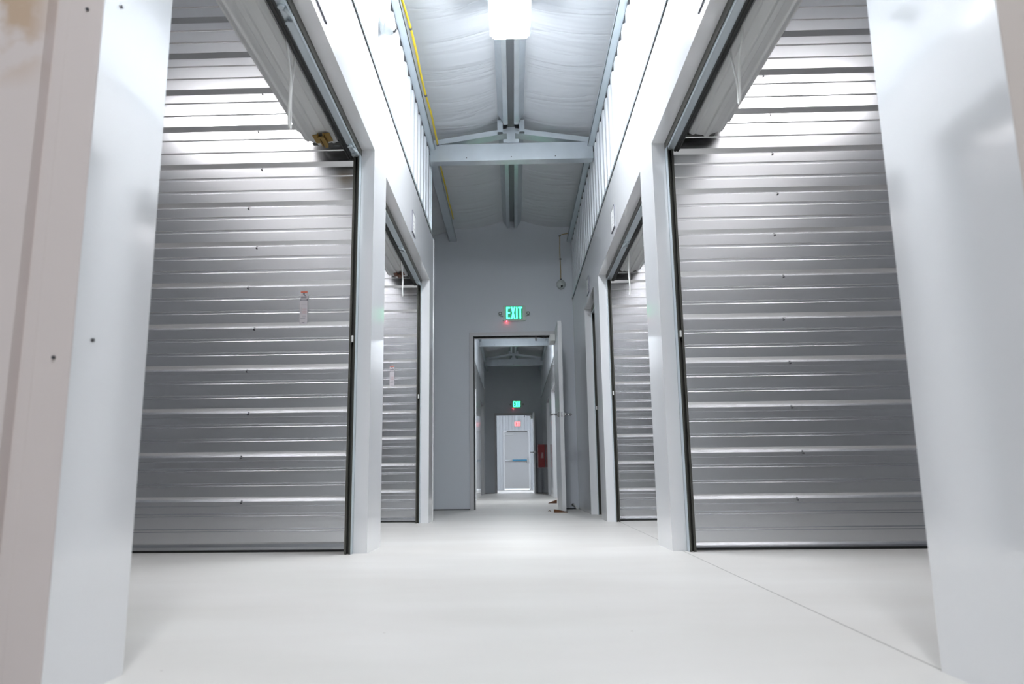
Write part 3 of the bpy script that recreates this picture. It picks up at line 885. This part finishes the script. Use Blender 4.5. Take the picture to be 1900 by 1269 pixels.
# ------------------------------------------------------------------ exit signs
def exit_sign(x, y, z, face, edge, label, led=True, k=1.0):
    """x,z centre; faces -y"""
    root = thing('exit_sign', label, 'exit sign', (x, y, z))
    W, Hh, D = 0.145 * k, 0.098 * k, 0.045
    def rbox(bm, w_, h_, d0, d1, r=0.018):
        pts = []
        for cx_, cz_, a0 in ((w_ - r, h_ - r, 0), (-w_ + r, h_ - r, 90), (-w_ + r, -h_ + r, 180), (w_ - r, -h_ + r, 270)):
            for q in range(5):
                t = R(a0 + q * 22.5); pts.append((cx_ + r * math.cos(t), cz_ + r * math.sin(t)))
        bm_prism(bm, pts, lambda a, b, d: (x + a, d, z + b), d0, d1)
    bm = NB(); rbox(bm, W, Hh, y - D, y)
    body = obj('housing', bm, M['sign_body'] if face == 'green' else M['white_plastic'], root)
    bm = NB(); rbox(bm, 0.107 * k, 0.086 * k, y - D - 0.001, y - D, 0.005)
    obj('lit_panel', bm, M[edge], root)
    # letters
    def bar(bm, x0, x1, z0, z1): bm_box(bm, x + x0 * k, x + x1 * k, y - D - 0.004, y - D - 0.001, z + z0 * k, z + z1 * k)
    def slant(bm, xa, xb, w_):
        f = lambda a, b, d: (x + a * k, d, z + b * k)
        bm_prism(bm, [(xa - w_ / 2, -0.078), (xa + w_ / 2, -0.078), (xb + w_ / 2, 0.078), (xb - w_ / 2, 0.078)], f, y - D - 0.004, y - D - 0.001)
    L1, t = 0.076, 0.018
    bm = NB()
    bar(bm, -0.100, -0.082, -L1, L1); bar(bm, -0.082, -0.052, L1 - t, L1); bar(bm, -0.082, -0.054, -t / 2, t / 2); bar(bm, -0.082, -0.052, -L1, -L1 + t)
    slant(bm, -0.033, 0.005, 0.018); slant(bm, 0.005, -0.033, 0.018)
    bar(bm, 0.023, 0.041, -L1, L1)
    bar(bm, 0.052, 0.100, L1 - t, L1); bar(bm, 0.067, 0.085, -L1, L1 - t)
    o = obj('letters_exit', bm, M[face], root)
    if led:
        for sg in (-1, 1):
            bm = NB()
            a = x + sg * W
            f = lambda p, q, d: (a + sg * p, d, z + q)
            bm_prism(bm, [(0, 0.030), (0.030, 0.022), (0.030, -0.024), (0, -0.036)], f, y - 0.03, y - 0.012)
            bm_cyl(bm, (a + sg * 0.032, y - 0.034, z - 0.002), (a + sg * 0.032, y - 0.004, z - 0.002), 0.024, 20)
            h = obj('lamp_head', bm, M['sign_body'], root)
            bm = NB()
            pts = [(a + sg * 0.032 + 0.017 * math.cos(q * math.pi / 10), y - 0.036, z - 0.002 + 0.017 * math.sin(q * math.pi / 10)) for q in range(20)]
            bm_tube(bm, pts, 0.0045, 6, closed=True)
            obj('lens_ring', bm, M['ink'], h)
        bm = NB(); bmesh.ops.create_icosphere(bm, subdivisions=2, radius=0.0048, matrix=Matrix.Translation((x - 0.098, y - 0.030, z - Hh - 0.002)))
        obj('indicator_led', bm, M['led'], root)
    return root
exit_sign(0.025, Y_FAR, 2.430, 'green', 'green_edge', 'green lit EXIT sign with lamp heads, on the nearer cross wall above the open door')
exit_sign(0.088, Y_FAR2, 2.430, 'green', 'green_edge', 'smaller looking green lit EXIT sign on the wall beyond the doorway')
exit_sign(0.135, Y_END, 2.405, 'red', 'red_edge', 'red lit EXIT sign above the closed door at the very end', led=False)

# ------------------------------------------------------------------ cameras and cables
def dome_camera(loc, nrm, label):
    root = thing('security_camera', label, 'security camera', loc)
    nrm = Vector(nrm).normalized()
    q = nrm.to_track_quat('Z', 'X').to_matrix().to_4x4()
    Mx = Matrix.Translation(loc) @ q
    def lathe(bm, prof, mi=0, seg=28):
        rings = []
        for r_, h in prof:
            rings.append([bm.verts.new(Mx @ Vector((r_ * math.cos(2 * math.pi * k / seg) , r_ * math.sin(2 * math.pi * k / seg), h))) for k in range(seg)])
        for A, B in zip(rings[:-1], rings[1:]):
            for k in range(seg):
                bm.faces.new((A[k], A[(k + 1) % seg], B[(k + 1) % seg], B[k])).smooth = True
        bm.faces.new(rings[0]); bm.faces.new(rings[-1])
    bm = NB(); lathe(bm, [(0.060, 0), (0.060, 0.012), (0.056, 0.022), (0.045, 0.030)])
    obj('base', bm, M['cam_body'], root)
    bm = NB()
    c = Vector(loc) + nrm * 0.045 + Vector((0, 0, -0.022))
    bmesh.ops.create_uvsphere(bm, u_segments=24, v_segments=16, radius=0.046, matrix=Matrix.Translation(c))
    for f in bm.faces: f.smooth = True
    b = obj('camera_ball', bm, M['cam_body'], root)
    side = nrm.cross(Vector((0, 0, 1))).normalized()
    d1 = (nrm * 0.86 + Vector((0, 0, -0.40)) - side * 0.10).normalized()
    bm = NB()
    bm_cyl(bm, c + d1 * 0.040, c + d1 * 0.0475, 0.013, 16)
    for q_ in (-1, 1):
        d2 = (nrm * 0.72 + Vector((0, 0, -0.72)) + side * (0.14 * q_)).normalized()
        bm_cyl(bm, c + d2 * 0.042, c + d2 * 0.0475, 0.006, 10)
    obj('camera_lens', bm, M['black'], b)
    return root
dome_camera((0.628, Y_FAR, 2.80), (0, -1, 0), 'pale turret camera on the cross wall, under a thin yellow cable')
dome_camera((XL, 3.95, 2.98), (1, 0, 0), 'white turret camera on the brightly lit left ribbed liner')

def cable(pts, r, m, name, label, n=6):
    V = [Vector(p) for p in pts]; out = []
    for i in range(len(V) - 1):
        p0, p1, p2, p3 = V[max(i - 1, 0)], V[i], V[i + 1], V[min(i + 2, len(V) - 1)]
        for q in range(n):
            t = q / n
            out.append(0.5 * ((2 * p1) + (p2 - p0) * t + (2 * p0 - 5 * p1 + 4 * p2 - p3) * t * t + (3 * p1 - p0 - 3 * p2 + p3) * t ** 3))
    out.append(V[-1])
    bm = NB(); bm_tube(bm, out, r, 8)
    return tag(obj(name, bm, m), label, 'cable')
rnd = random.Random(3)
pts = [(-0.665 + rnd.uniform(-.006, .006), 4.35 + 0.3 * i, 3.405 + rnd.uniform(-.008, .008)) for i in range(8)]
pts[0] = (-0.69, 4.33, 3.44)
c1 = cable(pts, 0.009, M['yellow'], 'yellow_cable', 'yellow cable tied along the left eave channel near the bright light')
for q in (1, 4, 7):
    bm = NB(); p = pts[q]; bm_cyl(bm, (p[0], p[1] - 0.01, p[2]), (p[0], p[1] + 0.01, p[2]), 0.0115, 10)
    obj('cable_tie', bm, M['ink'], c1)
pts = [(-0.686 + rnd.uniform(-.004, .004), 6.68 + 0.3 * i, 3.41 + rnd.uniform(-.006, .006)) for i in range(7)]
cable(pts, 0.008, M['yellow'], 'yellow_cable', 'yellow cable on the dull eave purlin beyond the truss')
c3 = cable([(0.78, Y_FAR - 0.008, 3.47), (0.72, Y_FAR - 0.008, 3.475), (0.635, Y_FAR - 0.008, 3.455), (0.628, Y_FAR - 0.008, 3.40), (0.624, Y_FAR - 0.008, 3.2), (0.629, Y_FAR - 0.008, 3.0), (0.626, Y_FAR - 0.008, 2.86)],
      0.0045, mat('dull yellow cable', (0.42, 0.30, 0.10), 0.5), 'camera_cable', 'thin dull yellow cable running down the cross wall to the camera')
for z in (3.445, 3.135, 2.868):
    bm = NB(); bm_box(bm, 0.615, 0.641, Y_FAR - 0.016, Y_FAR - 0.004, z - 0.006, z + 0.006)
    obj('cable_clip', bm, M['ink'], c3)

# small white pipe stub in the right corner at the floor
bm = NB()
bm_tube(bm, [(0.70, Y_FAR - 0.02, 0.05), (0.715, Y_FAR - 0.06, 0.052), (0.728, Y_FAR - 0.12, 0.03), (0.73, Y_FAR - 0.16, 0.010), (0.745, Y_FAR - 0.18, 0.008)], 0.010, 10)
ps = tag(obj('pipe_stub', bm, M['white_plastic']), 'short white bent pipe end on the floor in the corner right of the door', 'pipe')
bm = NB(); bm_cyl(bm, (0.70, Y_FAR - 0.0, 0.05), (0.70, Y_FAR - 0.02, 0.05), 0.018, 14)
obj('collar', bm, M['black'], ps)

# ------------------------------------------------------------------ warning labels
def warning(x, y, z0, z1, w_, label):
    root = thing('warning_label', label, 'label', (x, y, z0), 'warning labels on the partitions')
    bm = NB(); bm_box(bm, x - w_ / 2, x + w_ / 2, y - 0.003, y - 0.001, z0, z1)
    obj('label_sheet', bm, M['paper'], root)
    h = z1 - z0
    def pr(name, boxes, m):
        bm = NB()
        for a, b, c_, d in boxes:
            bm_box(bm, x + w_ * (a - 0.5), x + w_ * (b - 0.5), y - 0.0042, y - 0.003, z1 - h * d, z1 - h * c_)
        o = obj(name, bm, M[m], root)
        if len(boxes) > 1: o['kind'] = 'stuff'
    pr('warning_band', [(0.05, 0.95, 0.015, 0.05)], 'orange')
    bm = NB()
    f = lambda a, b, d: (x + w_ * (a - 0.5), d, z1 - h * b)
    bm_prism(bm, [(0.30, 0.065), (0.62, 0.065), (0.55, 0.10), (0.75, 0.155), (0.62, 0.155), (0.45, 0.105)], f, y - 0.0042, y - 0.003)
    bm_prism(bm, [(0.3, 0.12), (0.36, 0.12), (0.5, 0.095), (0.45, 0.09)], f, y - 0.0042, y - 0.003)
    obj('falling_figure', bm, M['ink'], root)
    pr('print', [(0.08, 0.9, 0.17, 0.19), (0.08, 0.8, 0.205, 0.215), (0.0, 0.1, 0.245, 0.29), (0.9, 1.0, 0.245, 0.29), (0.1, 0.9, 0.265, 0.278)], 'ink')
    pr('fine_print', [(0.12, 0.22, 0.5 + 0.03 * k, 0.515 + 0.03 * k) for k in range(7)] + [(0.1, 0.95, 0.41, 0.413)] + [(0.35, 0.85, 0.745, 0.757), (0.4, 0.9, 0.775, 0.785), (0.1, 0.75, 0.81, 0.835)], 'greyink')
    pr('red_print', [(0.3, 0.9, 0.54 + 0.035 * k, 0.552 + 0.035 * k) for k in range(5)], 'pinkink')
    bm = NB()
    bm_prism(bm, [(0.25, 0.94), (0.5, 0.965), (0.75, 0.94), (0.5, 0.95)], f, y - 0.0042, y - 0.003)
    obj('maker_mark', bm, M['ink'], root)
warning(-1.13, 3.935, 1.19, 1.375, 0.040, 'narrow white warning label with an orange band, on the first left partition')
warning(-1.09, 6.66, 1.19, 1.375, 0.042, 'narrow white warning label on the second left partition, lower and smaller looking')

# ------------------------------------------------------------------ fire cabinet, wedges
fc = thing('fire_cabinet', 'dark red fire extinguisher cabinet on the wall beyond the doorway', 'fire cabinet', (XR - 0.1, 19.0, 0.72))
bm = NB(); bm_box(bm, XR - 0.185, XR - 0.012, 18.85, 19.2, 0.66, 1.22)
obj('cabinet_body', bm, M['fire_red'], fc, bevel=0.006)
cu = bpy.data.curves.new('lettering', 'FONT'); cu.body = 'FIRE'; cu.size = 0.075; cu.extrude = 0.001; cu.align_x = 'CENTER'; cu.align_y = 'CENTER'
tmp = bpy.data.objects.new('tmp', cu); C.objects.link(tmp)
bpy.context.view_layer.update()
me = bpy.data.meshes.new_from_object(tmp.evaluated_get(bpy.context.evaluated_depsgraph_get()))
bpy.data.objects.remove(tmp)
me.materials.append(M['white_plastic'])
o = bpy.data.objects.new('lettering', me); C.objects.link(o); o.parent = fc
o.matrix_parent_inverse = Matrix.Translation(-Vector(fc.location))
o.matrix_world = Matrix.Translation((XR - 0.085, 18.847, 0.95)) @ Matrix.Rotation(R(90), 4, 'Y') @ Matrix.Rotation(R(90), 4, 'X')
def wedge(x0, x1, y0, y1, h, label):
    bm = NB()
    bm_prism(bm, [(x0, 0.0), (x1, 0.0), (x1, 0.006), (x0 + (x1 - x0) * 0.1, h), (x0, h)], lambda a, b, d: (a, d, b), y0, y1)
    return tag(obj('door_wedge', bm, M['wood'], bevel=0.001), label, 'door wedge', 'brown door wedges')
wedge(0.42, 0.565, 8.345, 8.385, 0.034, 'brown wooden wedge against the near edge of the open grey door')
wedge(0.63, 0.50, 11.6, 11.66, 0.05, 'brown wooden wedge on the floor just beyond the doorway')
bm = NB(); bm_tube(bm, [(0.365, 8.5, 0.004), (0.375, 8.5, 0.016), (0.385, 8.5, 0.014), (0.392, 8.5, 0.003)], 0.004, 6)
tag(obj('wood_chip', bm, M['wood']), 'tiny brown curled chip lying left of the door wedge', 'debris')
